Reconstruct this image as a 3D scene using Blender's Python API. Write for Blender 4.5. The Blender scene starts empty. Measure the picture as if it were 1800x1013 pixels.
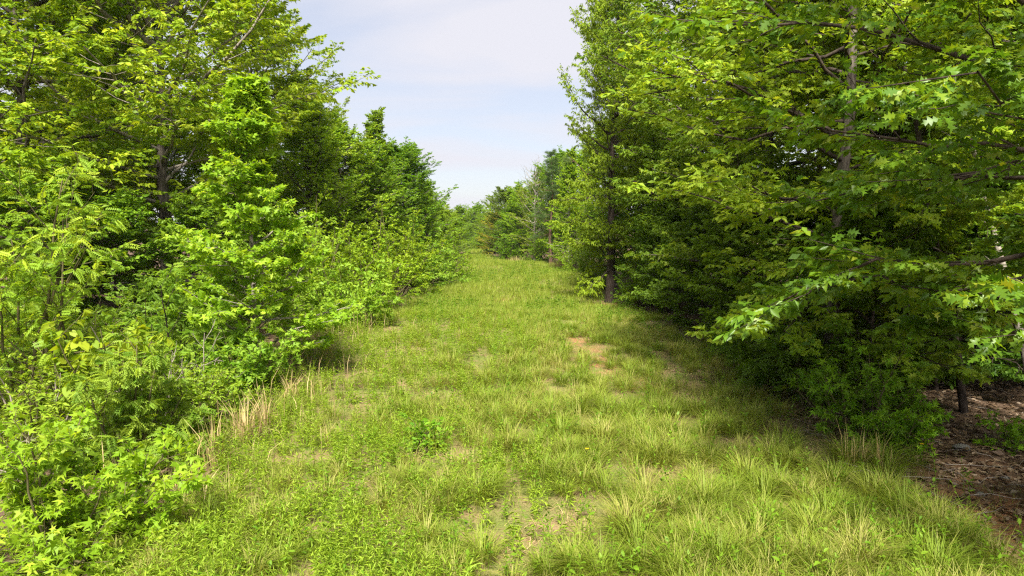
import bpy, math
import numpy as np
from mathutils import Matrix, Vector

# ------------------------------------------------------------------ camera, sky, sun, exposure
S = bpy.context.scene
COL = S.collection
CAMZ = 3.5
PITCH = 5.05
cam = bpy.data.cameras.new('camera'); cam.lens = 24.0; cam.sensor_width = 36.0
cam.clip_start = 0.1; cam.clip_end = 5000
camo = bpy.data.objects.new('camera', cam); COL.objects.link(camo)
camo.location = (0, 0, CAMZ); camo.rotation_euler = (math.radians(90 - PITCH), 0, 0)
S.camera = camo

SUN_EL = 52.0
SUN_AZ = 184.0            # degrees clockwise from +Y: behind the camera
sd = Vector((math.sin(math.radians(SUN_AZ)) * math.cos(math.radians(SUN_EL)),
             math.cos(math.radians(SUN_AZ)) * math.cos(math.radians(SUN_EL)),
             math.sin(math.radians(SUN_EL))))
sun = bpy.data.lights.new('sun', 'SUN'); sun.energy = 3.8; sun.angle = math.radians(10.0)
sun.color = (1.0, 0.94, 0.84)
suno = bpy.data.objects.new('sun', sun); COL.objects.link(suno)
suno.rotation_euler = sd.to_track_quat('Z', 'Y').to_euler()
suno.location = (20, -30, 60)

S.view_settings.view_transform = 'Standard'; S.view_settings.look = 'None'
S.view_settings.gamma = 1.0; S.view_settings.use_curve_mapping = False
S.view_settings.exposure = 1.92

W = bpy.data.worlds.new('World'); S.world = W; W.use_nodes = True
nt = W.node_tree; nt.nodes.clear()
def wn(t, **k):
    n = nt.nodes.new(t)
    for a, b in k.items(): setattr(n, a, b)
    return n
out = wn('ShaderNodeOutputWorld'); bg = wn('ShaderNodeBackground')
sky = wn('ShaderNodeTexSky', sky_type='NISHITA', sun_disc=False)
sky.sun_elevation = math.radians(SUN_EL); sky.sun_rotation = math.radians(SUN_AZ)
sky.dust_density = 1.0
tc = wn('ShaderNodeTexCoord'); sep = wn('ShaderNodeSeparateXYZ')
nt.links.new(tc.outputs['Generated'], sep.inputs[0])
def wm(op, a, b):
    n = wn('ShaderNodeMath', operation=op)
    for i, v in enumerate((a, b)):
        if isinstance(v, (int, float)): n.inputs[i].default_value = v
        else: nt.links.new(v, n.inputs[i])
    return n.outputs[0]
zz = wm('ADD', wm('MAXIMUM', sep.outputs[2], 0.0), 0.14)
cmb = wn('ShaderNodeCombineXYZ')
nt.links.new(wm('DIVIDE', sep.outputs[0], zz), cmb.inputs[0])
nt.links.new(wm('DIVIDE', sep.outputs[1], zz), cmb.inputs[1])
mp = wn('ShaderNodeMapping'); mp.inputs['Rotation'].default_value = (0, 0, 0.5)
mp.inputs['Scale'].default_value = (0.55, 1.0, 1.0); mp.inputs['Location'].default_value = (2.3, 0.7, 0)
nt.links.new(cmb.outputs[0], mp.inputs[0])
nz = wn('ShaderNodeTexNoise'); nz.inputs['Scale'].default_value = 1.1; nz.inputs['Detail'].default_value = 6
nz.inputs['Roughness'].default_value = 0.5; nz.inputs['Distortion'].default_value = 0.5
nt.links.new(mp.outputs[0], nz.inputs['Vector'])
rp = wn('ShaderNodeMapRange'); rp.inputs[1].default_value = 0.40; rp.inputs[2].default_value = 0.60
rp.inputs[3].default_value = 0.60; rp.inputs[4].default_value = 0.98
nt.links.new(nz.outputs[0], rp.inputs[0])
mx = wn('ShaderNodeMix', data_type='RGBA')
nt.links.new(rp.outputs[0], mx.inputs[0])
veil = wn('ShaderNodeMix', data_type='RGBA', blend_type='MULTIPLY'); veil.inputs[0].default_value = 1.0
veil.inputs[7].default_value = (.64, .63, .65, 1)          # thin high cloud veils the blue
nt.links.new(sky.outputs[0], veil.inputs[6]); nt.links.new(veil.outputs[2], mx.inputs[6])
mx.inputs[7].default_value = (3.22, 3.21, 3.50, 1)
nt.links.new(mx.outputs[2], bg.inputs[0]); bg.inputs[1].default_value = 0.07
nt.links.new(bg.outputs[0], out.inputs[0])
W.cycles.sampling_method = 'AUTOMATIC'

S.render.engine = 'CYCLES'
cy = S.cycles
cy.max_bounces = 8; cy.diffuse_bounces = 6; cy.glossy_bounces = 2; cy.transmission_bounces = 4
cy.transparent_max_bounces = 4; cy.volume_bounces = 0
cy.use_denoising = False
cy.pixel_filter_type = 'BLACKMAN_HARRIS'; cy.filter_width = 1.25
cy.sample_clamp_indirect = 6.0

# ------------------------------------------------------------------ helpers
R = np.random.default_rng
UP = np.array([0, 0, 1.0])
cp, sp = math.cos(math.radians(PITCH)), math.sin(math.radians(PITCH))

def at(px, dist):                       # ground position of an image column at a distance along +Y
    return ((px - 900) / 1200.0 * dist, dist)

def project(P):                         # world points -> image pixels (1800 wide) and depth
    x = P[:, 0]; y = P[:, 1]; z = P[:, 2] - CAMZ
    d = y * cp - z * sp; u = y * sp + z * cp
    d = np.maximum(d, 0.05)
    return 900 + 1200 * x / d, 506.5 - 1200 * u / d, d

def vnoise(x, y, scale, seed):
    g = R(seed).random((64, 64))
    x = np.asarray(x, float) / scale; y = np.asarray(y, float) / scale
    xi = np.floor(x).astype(int); yi = np.floor(y).astype(int)
    fx = x - xi; fy = y - yi
    fx = fx * fx * (3 - 2 * fx); fy = fy * fy * (3 - 2 * fy)
    a = g[xi % 64, yi % 64]; b = g[(xi + 1) % 64, yi % 64]
    c = g[xi % 64, (yi + 1) % 64]; d = g[(xi + 1) % 64, (yi + 1) % 64]
    return (a * (1 - fx) + b * fx) * (1 - fy) + (c * (1 - fx) + d * fx) * fy

def gz(x, y):
    x = np.asarray(x, float); y = np.asarray(y, float)
    z = 0.16 * np.sin(0.22 * x + 0.13 * y) + 0.10 * np.sin(0.31 * y - 0.12 * x + 1.0)
    z = z * np.clip(np.hypot(x, y - 2) / 14, 0, 1)
    z = z + 0.10 * (vnoise(x + 500, y + 500, 2.3, 5) - .5) + 0.05 * (vnoise(x + 500, y + 500, 0.8, 6) - .5)
    z = z - 0.035 * np.clip(y - 112, 0, 140)
    z = z + 0.05 * np.clip(y - 300, 0, 200)
    return z

YL = [-40, 0, 8, 14, 20, 28, 42, 60, 80, 100, 125]
XL = [-4.6, -4.3, -4.2, -4.3, -4.8, -4.7, -3.7, -4.0, -5.2, -6.6, -9]
YR = [-40, 0, 8, 12, 17, 26, 34, 42, 56, 62, 68, 76, 100, 125]
XR = [3.0, 3.6, 5.2, 5.5, 5.6, 6.0, 5.2, 5.0, 4.7, 4.0, 0.4, -1.6, -3.9, -6]
def xl(y): return np.interp(y, YL, XL)
def xr(y): return np.interp(y, YR, XR)

def nrmz(v):
    return v / np.maximum(np.linalg.norm(v, axis=-1, keepdims=True), 1e-9)

def new_mesh(name, V, F, attrs=None, smooth=False):
    me = bpy.data.meshes.new(name)
    V = np.ascontiguousarray(V, np.float32); F = np.ascontiguousarray(F, np.int32)
    k = F.shape[1]
    me.vertices.add(len(V)); me.vertices.foreach_set('co', V.ravel())
    me.loops.add(F.size); me.loops.foreach_set('vertex_index', F.ravel())
    me.polygons.add(len(F)); me.polygons.foreach_set('loop_start', np.arange(0, F.size, k, dtype=np.int32))
    me.update(calc_edges=True)
    if smooth:
        me.polygons.foreach_set('use_smooth', np.ones(len(F), bool))
    for an, av in (attrs or {}).items():
        a = me.attributes.new(an, 'FLOAT', 'POINT')
        a.data.foreach_set('value', np.ascontiguousarray(av, np.float32))
    return me

def link(name, me, mat=None, parent=None, loc=None, kind=None, tint=None):
    o = bpy.data.objects.new(name, me); COL.objects.link(o)
    if mat is not None and me is not None and not me.materials: me.materials.append(mat)
    if parent is not None: o.parent = parent
    if loc is not None: o.location = loc
    if kind: o['kind'] = kind
    if tint is not None: o.color = (*tint, 1)
    return o

def tag(o, label, cat, group=None):
    o['label'] = label; o['category'] = cat
    if group: o['group'] = group
    return o

# ------------------------------------------------------------------ materials
def mat_nodes(name):
    m = bpy.data.materials.new(name); m.use_nodes = True
    t = m.node_tree; t.nodes.clear()
    o = t.nodes.new('ShaderNodeOutputMaterial')
    return m, t, o

def leaf_mat(name, ramp, trans=0.45, rough=0.5, tcol=(1.4, 1.25, 0.45), spec=0.2, tip=None, gain=1.36):
    ramp = [(p_, tuple(min(.9, v * gain) for v in c_)) for p_, c_ in ramp]
    m, t, o = mat_nodes(name)
    at_ = t.nodes.new('ShaderNodeAttribute'); at_.attribute_name = 'rnd'
    oi = t.nodes.new('ShaderNodeObjectInfo')
    ad = t.nodes.new('ShaderNodeMath'); ad.operation = 'ADD'
    t.links.new(at_.outputs['Fac'], ad.inputs[0]); t.links.new(oi.outputs['Random'], ad.inputs[1])
    fr = t.nodes.new('ShaderNodeMath'); fr.operation = 'PINGPONG'; fr.inputs[1].default_value = 1.0
    t.links.new(ad.outputs[0], fr.inputs[0])
    cr = t.nodes.new('ShaderNodeValToRGB'); el = cr.color_ramp.elements
    el[0].position = ramp[0][0]; el[0].color = (*ramp[0][1], 1)
    el[1].position = ramp[-1][0]; el[1].color = (*ramp[-1][1], 1)
    for p, c in ramp[1:-1]:
        e = el.new(p); e.color = (*c, 1)
    t.links.new(fr.outputs[0], cr.inputs[0])
    col = cr.outputs[0]
    if tip is not None:
        a2 = t.nodes.new('ShaderNodeAttribute'); a2.attribute_name = 'along'
        mm = t.nodes.new('ShaderNodeMix'); mm.data_type = 'RGBA'
        mr = t.nodes.new('ShaderNodeMapRange'); mr.inputs[1].default_value = 0.0; mr.inputs[2].default_value = 0.35
        mr.inputs[3].default_value = 0.35; mr.inputs[4].default_value = 0.0
        t.links.new(a2.outputs['Fac'], mr.inputs[0])
        t.links.new(mr.outputs[0], mm.inputs[0]); t.links.new(col, mm.inputs[6]); mm.inputs[7].default_value = (*tip, 1)
        col = mm.outputs[2]
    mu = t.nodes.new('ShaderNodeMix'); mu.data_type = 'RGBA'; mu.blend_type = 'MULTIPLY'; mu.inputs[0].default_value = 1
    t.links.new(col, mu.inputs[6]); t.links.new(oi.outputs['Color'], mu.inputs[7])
    pb = t.nodes.new('ShaderNodeBsdfPrincipled')
    t.links.new(mu.outputs[2], pb.inputs['Base Color'])
    pb.inputs['Roughness'].default_value = rough; pb.inputs['Specular IOR Level'].default_value = spec
    tr = t.nodes.new('ShaderNodeBsdfTranslucent')
    m2 = t.nodes.new('ShaderNodeMix'); m2.data_type = 'RGBA'; m2.blend_type = 'MULTIPLY'; m2.inputs[0].default_value = 1
    t.links.new(mu.outputs[2], m2.inputs[6]); m2.inputs[7].default_value = (*tcol, 1)
    t.links.new(m2.outputs[2], tr.inputs[0])
    ms = t.nodes.new('ShaderNodeMixShader'); ms.inputs[0].default_value = trans
    t.links.new(pb.outputs[0], ms.inputs[1]); t.links.new(tr.outputs[0], ms.inputs[2])
    t.links.new(ms.outputs[0], o.inputs[0])
    return m

def bark_mat(name, c1, c2, scale=14.0, bump=0.6):
    m, t, o = mat_nodes(name)
    tc = t.nodes.new('ShaderNodeTexCoord'); mp = t.nodes.new('ShaderNodeMapping')
    mp.inputs['Scale'].default_value = (1, 1, 0.28)
    t.links.new(tc.outputs['Object'], mp.inputs[0])
    n = t.nodes.new('ShaderNodeTexNoise'); n.inputs['Scale'].default_value = scale; n.inputs['Detail'].default_value = 6
    n.inputs['Roughness'].default_value = 0.65
    t.links.new(mp.outputs[0], n.inputs['Vector'])
    n2 = t.nodes.new('ShaderNodeTexNoise'); n2.inputs['Scale'].default_value = 2.0; n2.inputs['Detail'].default_value = 3
    t.links.new(tc.outputs['Object'], n2.inputs['Vector'])
    av = t.nodes.new('ShaderNodeMath'); av.operation = 'MULTIPLY_ADD'; av.inputs[1].default_value = 0.7
    t.links.new(n.outputs[0], av.inputs[0])
    sc = t.nodes.new('ShaderNodeMath'); sc.operation = 'MULTIPLY'; sc.inputs[1].default_value = 0.35
    t.links.new(n2.outputs[0], sc.inputs[0]); t.links.new(sc.outputs[0], av.inputs[2])
    cr = t.nodes.new('ShaderNodeValToRGB'); el = cr.color_ramp.elements
    el[0].position = 0.40; el[0].color = (*c1, 1); el[1].position = 0.66; el[1].color = (*c2, 1)
    t.links.new(av.outputs[0], cr.inputs[0])
    pb = t.nodes.new('ShaderNodeBsdfPrincipled'); pb.inputs['Roughness'].default_value = 0.9
    pb.inputs['Specular IOR Level'].default_value = 0.15
    t.links.new(cr.outputs[0], pb.inputs['Base Color'])
    b = t.nodes.new('ShaderNodeBump'); b.inputs['Strength'].default_value = bump; b.inputs['Distance'].default_value = 0.03
    t.links.new(n.outputs[0], b.inputs['Height']); t.links.new(b.outputs[0], pb.inputs['Normal'])
    t.links.new(pb.outputs[0], o.inputs[0])
    return m

M = {}
M['oak'] = leaf_mat('oak leaf', [(0, (.060, .115, .008)), (.5, (.105, .170, .011)), (.85, (.155, .215, .018)), (1, (.21, .25, .030))])
M['edge_oak'] = leaf_mat('red oak leaf', [(0, (.040, .090, .008)), (.55, (.075, .135, .010)), (.9, (.12, .165, .012)), (1, (.18, .19, .02))], spec=0.4, rough=0.42)
M['star'] = leaf_mat('sweetgum leaf', [(0, (.085, .18, .008)), (.5, (.125, .235, .016)), (1, (.20, .30, .03))], trans=0.5)
M['maple'] = leaf_mat('maple leaf', [(0, (.065, .145, .007)), (.5, (.105, .195, .009)), (1, (.165, .245, .015))])
M['willow'] = leaf_mat('willow oak leaf', [(0, (.058, .12, .008)), (.5, (.10, .17, .010)), (1, (.16, .215, .016))])
M['pinnate'] = leaf_mat('sumac leaf', [(0, (.085, .17, .014)), (.5, (.125, .22, .02)), (1, (.21, .29, .03))], spec=0.2, rough=0.5)
M['dark'] = leaf_mat('understory leaf', [(0, (.042, .095, .008)), (.5, (.072, .135, .011)), (1, (.11, .18, .016))])
M['vine'] = leaf_mat('vine leaf', [(0, (.13, .21, .012)), (.6, (.17, .25, .014)), (1, (.25, .30, .02))], trans=0.5)
M['pine'] = leaf_mat('pine needles', [(0, (.026, .058, .012)), (.5, (.044, .085, .016)), (1, (.08, .115, .024))], trans=0.15)
M['cedar'] = leaf_mat('cedar foliage', [(0, (.012, .035, .014)), (1, (.03, .065, .024))], trans=0.1, gain=1.0)
M['grass'] = leaf_mat('meadow grass', [(0, (.075, .135, .008)), (.35, (.124, .190, .012)), (.65, (.168, .245, .022)), (.85, (.24, .29, .04)), (1, (.33, .30, .10))], trans=0.40, tip=(.20, .15, .05), spec=0.15, gain=1.06)
M['forb'] = leaf_mat('weed leaf', [(0, (.075, .15, .008)), (.5, (.125, .215, .011)), (1, (.21, .29, .025))], trans=0.42)
M['straw'] = leaf_mat('dry straw', [(0, (.32, .22, .09)), (.6, (.44, .33, .15)), (1, (.55, .44, .22))], trans=0.25, tcol=(1, .9, .7), gain=1.0)
M['litter'] = leaf_mat('fallen leaf', [(0, (.07, .042, .024)), (.5, (.14, .088, .05)), (.85, (.22, .15, .09)), (1, (.34, .26, .18))], trans=0.1, tcol=(1, .8, .6), spec=0.3, gain=1.0)
M['petal'] = leaf_mat('yellow petal', [(0, (.80, .48, .01)), (1, (.85, .58, .02))], trans=0.2, tcol=(1, .9, .5), gain=1.0)
M['bark'] = bark_mat('oak bark', (.035, .028, .024), (.17, .145, .12))
M['pale_bark'] = bark_mat('pale lichen bark', (.09, .075, .06), (.36, .32, .27), 18)
M['dark_bark'] = bark_mat('dark wood bark', (.020, .015, .012), (.085, .065, .05))
M['pine_bark'] = bark_mat('pine bark', (.045, .028, .02), (.20, .125, .085), 9, 1.0)
M['twig'] = bark_mat('bare grey twig', (.14, .115, .095), (.36, .31, .26), 20, .2)
M['stem'] = bark_mat('green brown stem', (.06, .055, .025), (.15, .13, .06), 20, .2)

# ------------------------------------------------------------------ leaf templates: x along the leaf, y across, z up
def T(V, F): return np.array(V, float), np.array(F, int)
KITE = T([(0, 0, 0), (.48, .25, .05), (1, 0, -.06), (.48, -.25, .05)], [(0, 2, 1), (0, 3, 2)])
OVAL = T([(0, 0, 0), (.3, .22, .04), (.68, .20, .03), (1, 0, -.10), (.68, -.20, .03), (.3, -.22, .04), (.5, 0, 0)],
         [(0, 6, 1), (1, 6, 2), (2, 6, 3), (0, 5, 6), (5, 4, 6), (4, 3, 6)])
NARROW = T([(0, 0, 0), (.45, .17, .05), (1, 0, -.12), (.45, -.17, .05)], [(0, 2, 1), (0, 3, 2)])
LANCE = T([(0, 0, 0), (.4, .11, .03), (1, 0, -.16), (.4, -.11, .03)], [(0, 2, 1), (0, 3, 2)])
HEART = T([(0, 0, 0), (-.08, .26, .03), (.22, .44, .03), (.62, .30, 0), (1, 0, -.12), (.62, -.30, 0), (.22, -.44, .03), (-.08, -.26, .03), (.4, 0, -.03)],
          [(0, 8, 1), (1, 8, 2), (2, 8, 3), (3, 8, 4), (4, 8, 5), (5, 8, 6), (6, 8, 7), (7, 8, 0)])
def oak_leaf():
    V = [(0, 0, 0), (.15, 0, 0), (.38, 0, .01), (.62, 0, .01), (.82, 0, -.03), (1.0, 0, -.10)]
    F = []
    for s in (1, -1):
        b = len(V)
        V += [(.20, .06 * s, .0), (.33, .25 * s, .05), (.40, .07 * s, .01), (.62, .36 * s, .06), (.66, .08 * s, .0), (.86, .24 * s, .0), (.86, .06 * s, -.03)]
        tri = [(0, b, 1), (1, b, b + 1), (1, b + 1, 2), (2, b + 1, b + 2), (2, b + 2, b + 3), (2, b + 3, 3), (3, b + 3, b + 4), (3, b + 4, b + 5), (3, b + 5, 4), (4, b + 5, b + 6), (4, b + 6, 5)]
        F += [t if s < 0 else (t[0], t[2], t[1]) for t in tri]
    return T(V, F)
OAK = oak_leaf()
def star_leaf():
    V = [(.30, 0, .02)]; tips = []
    ang = [-118, -62, 0, 62, 118]; ln = [.42, .66, .74, .66, .42]
    rim = []
    for i, (a, l) in enumerate(zip(ang, ln)):
        A = math.radians(a)
        if i == 0: rim.append((.22, -.10, .01))
        rim.append((.30 + l * math.cos(A), l * math.sin(A), -.06))
        if i < 4:
            B = math.radians((a + ang[i + 1]) / 2)
            rim.append((.30 + .24 * math.cos(B), .24 * math.sin(B), .03))
    rim.append((.22, .10, .01))
    V += rim
    F = [(0, i, i + 1) for i in range(1, len(rim))]
    n = len(V)
    V += [(0, .008, 0), (0, -.008, 0)]
    F += [(0, n, n + 1)]
    return T(V, F)
STAR = star_leaf()
STAR_LOW = T([(.25, 0, .02), (.1, -.38, -.05), (.62, -.55, -.05), (1.0, 0, -.06), (.62, .55, -.05), (.1, .38, -.05), (.5, -.16, .02), (.5, .16, .02)],
             [(0, 1, 2), (0, 2, 6), (0, 6, 3), (0, 3, 7), (0, 7, 4), (0, 4, 5)])
OAK_LOW = T([(0, 0, 0), (.36, .26, .04), (.44, .07, .01), (.74, .30, .02), (1, 0, -.1), (.74, -.30, .02), (.44, -.07, .01), (.36, -.26, .04)],
            [(0, 2, 1), (0, 4, 2), (2, 4, 3), (0, 7, 6), (0, 6, 4), (6, 5, 4)])
def pinnate_leaf(n=6, ll=.30, lw=.30, droop=.35):
    V = []; F = []
    pts = [(t, 0, -droop * t * t) for t in np.linspace(0, .86, n + 1)]
    for i in range(1, n + 1):
        x, _, z = pts[i]
        l = ll * (1 - .25 * abs(i / n - .45))
        for s in (1, -1):
            b = len(V)
            c, sn = math.cos(math.radians(62)), math.sin(math.radians(62))
            w = l * lw * .5
            V += [(x, .008 * s, z), (x + l * .45 * c + w * sn, s * (l * .45 * sn - w * c), z + .01),
                  (x + l * c, s * l * sn, z - .09), (x + l * .45 * c - w * sn, s * (l * .45 * sn + w * c), z + .01)]
            F += [(b, b + 2, b + 1) if s < 0 else (b, b + 1, b + 2), (b, b + 3, b + 2) if s < 0 else (b, b + 2, b + 3)]
    x, _, z = pts[n]; b = len(V)
    V += [(x, 0, z), (x + .13, .045, z - .03), (x + .27, 0, z - .13), (x + .13, -.045, z - .03)]
    F += [(b, b + 2, b + 1), (b, b + 3, b + 2)]
    for i in range(n):
        b = len(V); a0, a1 = pts[i], pts[i + 1]
        V += [(a0[0], .007, a0[2] - .004), (a0[0], -.007, a0[2] - .004), (a1[0], 0, a1[2] - .004)]
        F += [(b, b + 1, b + 2)]
    return T(V, F)
PINN = pinnate_leaf(6, .34, .46, .3)
PINN_LONG = pinnate_leaf(7, .34, .36, .55)
def needle_tuft(seed=3, n=16):
    r = R(seed); V = []; F = []
    for i in range(n):
        d = nrmz(np.array([.75, 0, .1]) + r.normal(0, .5, 3)); s = nrmz(np.cross(d, r.normal(0, 1, 3)))
        o = np.array([r.random() * .25 - .05, 0, 0]); b = len(V)
        V += [tuple(o + s * .014), tuple(o - s * .014), tuple(o + d * (.7 + .3 * r.random()))]
        F += [(b, b + 1, b + 2)]
    return T(V, F)
NEEDLE = needle_tuft()

# ------------------------------------------------------------------ plant growth
def poly(start, d, L, k, curve=0.0, wob=0.05, rng=None):
    n = len(start); t = np.linspace(0, 1, k)[None, :, None]
    L_ = L[:, None, None]
    P = start[:, None] + d[:, None] * L_ * t + UP * (np.asarray(curve).reshape(-1, 1, 1) * L_ * t ** 2)
    w = rng.normal(0, 1, (n, k, 3)); w[:, 0] = 0
    P = P + np.cumsum(w, 1) * (wob * L_ / k)
    return P

def spawn(P, L, nc, t0, t1, ang, flat, lenf, taper, rng, jit=0.25, lmin=0.0):
    n, k, _ = P.shape
    t = t0 + (t1 - t0) * (np.arange(nc)[None] + rng.random((n, nc))) / nc
    f = t * (k - 1); i = np.minimum(f.astype(int), k - 2); fr = (f - i)[..., None]
    idx = np.arange(n)[:, None]
    A = P[idx, i]; B = P[idx, i + 1]
    pos = (A * (1 - fr) + B * fr).reshape(-1, 3)
    tan = nrmz(B - A).reshape(-1, 3)
    side = np.cross(tan, UP); side = nrmz(side + 1e-4)
    sgn = np.where((np.arange(nc)[None] + rng.integers(0, 2, (n, 1))) % 2 == 0, 1.0, -1.0).reshape(-1, 1)
    rnd = rng.normal(0, 1, side.shape); rnd = nrmz(rnd - (rnd * tan).sum(-1, keepdims=True) * tan)
    s = nrmz(side * sgn * flat + rnd * (1 - flat))
    a = (ang + rng.normal(0, jit, len(pos)))[:, None]
    d = nrmz(np.cos(a) * tan + np.sin(a) * s)
    Ln = np.repeat(L, nc) * lenf * (1 - taper * t.reshape(-1)) * rng.uniform(.7, 1.25, len(pos))
    return pos, d, np.maximum(Ln, lmin)

def tube(P, r0, r1, sides):
    n, k, _ = P.shape
    tan = np.gradient(P, axis=1); tan = nrmz(tan)
    ref = np.where(np.abs(tan[..., 2:3]) > .8, np.array([1.0, 0, 0]), UP)
    u = nrmz(np.cross(tan, ref)); v = np.cross(tan, u)
    t = np.linspace(0, 1, k)
    rr = np.asarray(r0).reshape(-1, 1) * (1 - t) + np.asarray(r1).reshape(-1, 1) * t
    a = np.arange(sides) / sides * 2 * np.pi
    V = P[:, :, None] + rr[:, :, None, None] * (np.cos(a)[:, None] * u[:, :, None] + np.sin(a)[:, None] * v[:, :, None])
    V = V.reshape(-1, 3)
    base = (np.arange(n)[:, None, None] * k + np.arange(k - 1)[None, :, None]) * sides
    j = np.arange(sides)[None, None]; j2 = (j + 1) % sides
    F = np.stack([base + j, base + j2, base + sides + j2, base + sides + j], -1).reshape(-1, 4)
    return V, F

def cat_vf(parts):
    Vs, Fs, o = [], [], 0
    for V, F in parts:
        Vs.append(V); Fs.append(F + o); o += len(V)
    return np.concatenate(Vs), np.concatenate(Fs)

def leaf_frames(pos, d, n):
    d = nrmz(d); b = nrmz(np.cross(n, d) + 1e-5); nn = np.cross(d, b)
    return d, b, nn

def leaves_vf(tpl, pos, d, n, size, rnd):
    V, F = tpl
    d, b, nn = leaf_frames(pos, d, n)
    s = size[:, None, None]; rc = R(len(pos) + 7)
    b = b * rc.uniform(.62, 1.12, (len(pos), 1)); nn = nn * rc.uniform(-.8, 3.2, (len(pos), 1))
    out = pos[:, None] + s * (V[None, :, 0:1] * d[:, None] + V[None, :, 1:2] * b[:, None] + V[None, :, 2:3] * nn[:, None])
    FF = (F[None] + (np.arange(len(pos)) * len(V))[:, None, None]).reshape(-1, 3)
    return out.reshape(-1, 3), FF, np.repeat(rnd, len(V))

def crown_leaves(P, L, m, size, rng, droop=0.25, spread=0.9, up=1.0, t0=.15, njit=.45):
    """m leaves on each twig of P: alternate along it, a rosette at the tip"""
    pos, d, _ = spawn(P, L, m, t0, 1.02, spread, .75, 1, 0, rng, jit=.35)
    d = d + UP * (-droop + rng.normal(0, .22, len(d)))[:, None]
    n = UP * up + rng.normal(0, njit, d.shape)
    sz = size * rng.uniform(.65, 1.2, len(pos))
    clus = np.repeat(rng.random(len(P)), m)
    return [pos, nrmz(d), nrmz(n), sz, np.clip(.55 * clus + .45 * rng.random(len(pos)), 0, 1)]

def grow(seed, H, base, Rad, prof, n1, el, n2, n3, m, size, r0=.2, lean=(0, 0), up1=.1, droop=.25,
         flat2=.8, flat3=.7, bias=None, len2=.5, len3=.4, lmin3=.22, trunk_wob=.06, ang2=.9, njit=.85, up=.8,
         spread=.9, leader=True, rr=.25, hpow=1.0, curve_lo=None):
    rng = R(seed)
    tr = poly(np.zeros((1, 3)), nrmz(np.array([[lean[0], lean[1], 1.0]])), np.array([H]), 14, 0, trunk_wob, rng)
    u = ((np.arange(n1) + rng.random(n1)) / n1) ** hpow
    h = base + (H * .985 - base) * u
    az = np.arange(n1) * 2.39996 + rng.normal(0, .35, n1)
    Lp = Rad * np.array([prof(x) for x in u]) * rng.uniform(1 - rr, 1 + rr, n1)
    if bias is not None:
        Lp = Lp * (1 + bias[1] * np.cos(az - bias[0]))
    e = np.radians(el[0] + (el[1] - el[0]) * u) + rng.normal(0, .2, n1)
    f = h / H * 13; i = np.minimum(f.astype(int), 12); fr = (f - i)[:, None]
    st = tr[0, i] * (1 - fr) + tr[0, i + 1] * fr
    d = np.stack([np.cos(az) * np.cos(e), np.sin(az) * np.cos(e), np.sin(e)], -1)
    cv = up1 * np.ones(n1) if curve_lo is None else (curve_lo + (up1 - curve_lo) * u)
    P1 = poly(st, d, Lp, 8, cv, .2, rng)
    p, d, L2 = spawn(P1, Lp, n2, .18, 1.0, ang2, flat2, len2, .55, rng, lmin=.3)
    P2 = poly(p, d, L2, 5, .06, .12, rng)
    p, d, L3 = spawn(P2, L2, n3, .15, 1.0, .8, flat3, len3, .3, rng, lmin=lmin3)
    P3 = poly(p, d, L3, 3, 0, .10, rng)
    lv = crown_leaves(P3, L3, m, size, rng, droop, spread, up, njit=njit)
    tr_r = r0 * (1 - np.linspace(0, 1, 14)) ** 1.15 + .012
    tr_r[0] *= 1.35
    r1 = np.minimum(.042 * (Lp / 3.0) ** .9 + .006, r0 * .45)
    return dict(tr=tr, tr_r=tr_r, P1=P1, r1=r1, L1=Lp, P2=P2, L2=L2, P3=P3, L3=L3, lv=lv)

def trunk_mesh(name, g, sides=9):
    P = g['tr']; V, F = tube(P, np.ones(1), np.ones(1), sides)
    V = V.reshape(14, sides, 3); c = P[0][:, None]
    V = c + (V - c) * g['tr_r'][:, None, None]
    rng = R(int(abs(P[0, -1].sum()) * 1000) % 9999)
    V = V + rng.normal(0, .035, V.shape) * g['tr_r'][:, None, None]
    V[0, :, 2] -= .25
    return new_mesh(name, V.reshape(-1, 3), F, smooth=True)

def shrub(seed, ns, H, Rad, el, n2, n3, m, size, len2=.45, len3=.4, up1=.15, droop=.25, flat=.5, lmin3=.15, njit=.7, up=.9, t2=.2, spread=.9, base_r=.12, lean=(0, 0)):
    rng = R(seed)
    az = np.arange(ns) * 2.39996 + rng.normal(0, .3, ns)
    e = np.radians(rng.uniform(el[0], el[1], ns))
    ell = 1 / np.sqrt((np.cos(e) / Rad) ** 2 + (np.sin(e) / H) ** 2)
    L1 = ell * rng.uniform(.65, 1.05, ns)
    st = np.stack([np.cos(az), np.sin(az), -.3 + 0 * az], -1) * (base_r * rng.random(ns) ** .5)[:, None]
    st[:, 2] = -.08
    d = np.stack([np.cos(az) * np.cos(e) + lean[0], np.sin(az) * np.cos(e) + lean[1], np.sin(e)], -1)
    d = nrmz(d)
    P1 = poly(st, d, L1, 8, up1 - .25 * np.cos(e), .14, rng)
    P1[:, 1:, 2] = np.maximum(P1[:, 1:, 2], .05)
    p, d, L2 = spawn(P1, L1, n2, t2, 1.0, .85, flat, len2, .5, rng, lmin=.2)
    P2 = poly(p, d, L2, 5, .08, .14, rng)
    p, d, L3 = spawn(P2, L2, n3, .15, 1.0, .8, flat, len3, .3, rng, lmin=lmin3)
    P3 = poly(p, d, L3, 3, 0, .1, rng)
    lv = crown_leaves(P3, L3, m, size, rng, droop, spread, up, njit=njit)
    ok = lv[0][:, 2] > .03
    lv = [a[ok] for a in lv]
    return dict(P1=P1, r1=np.full(ns, .012) + .008 * L1, L1=L1, P2=P2, L2=L2, P3=P3, L3=L3, lv=lv)

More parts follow.
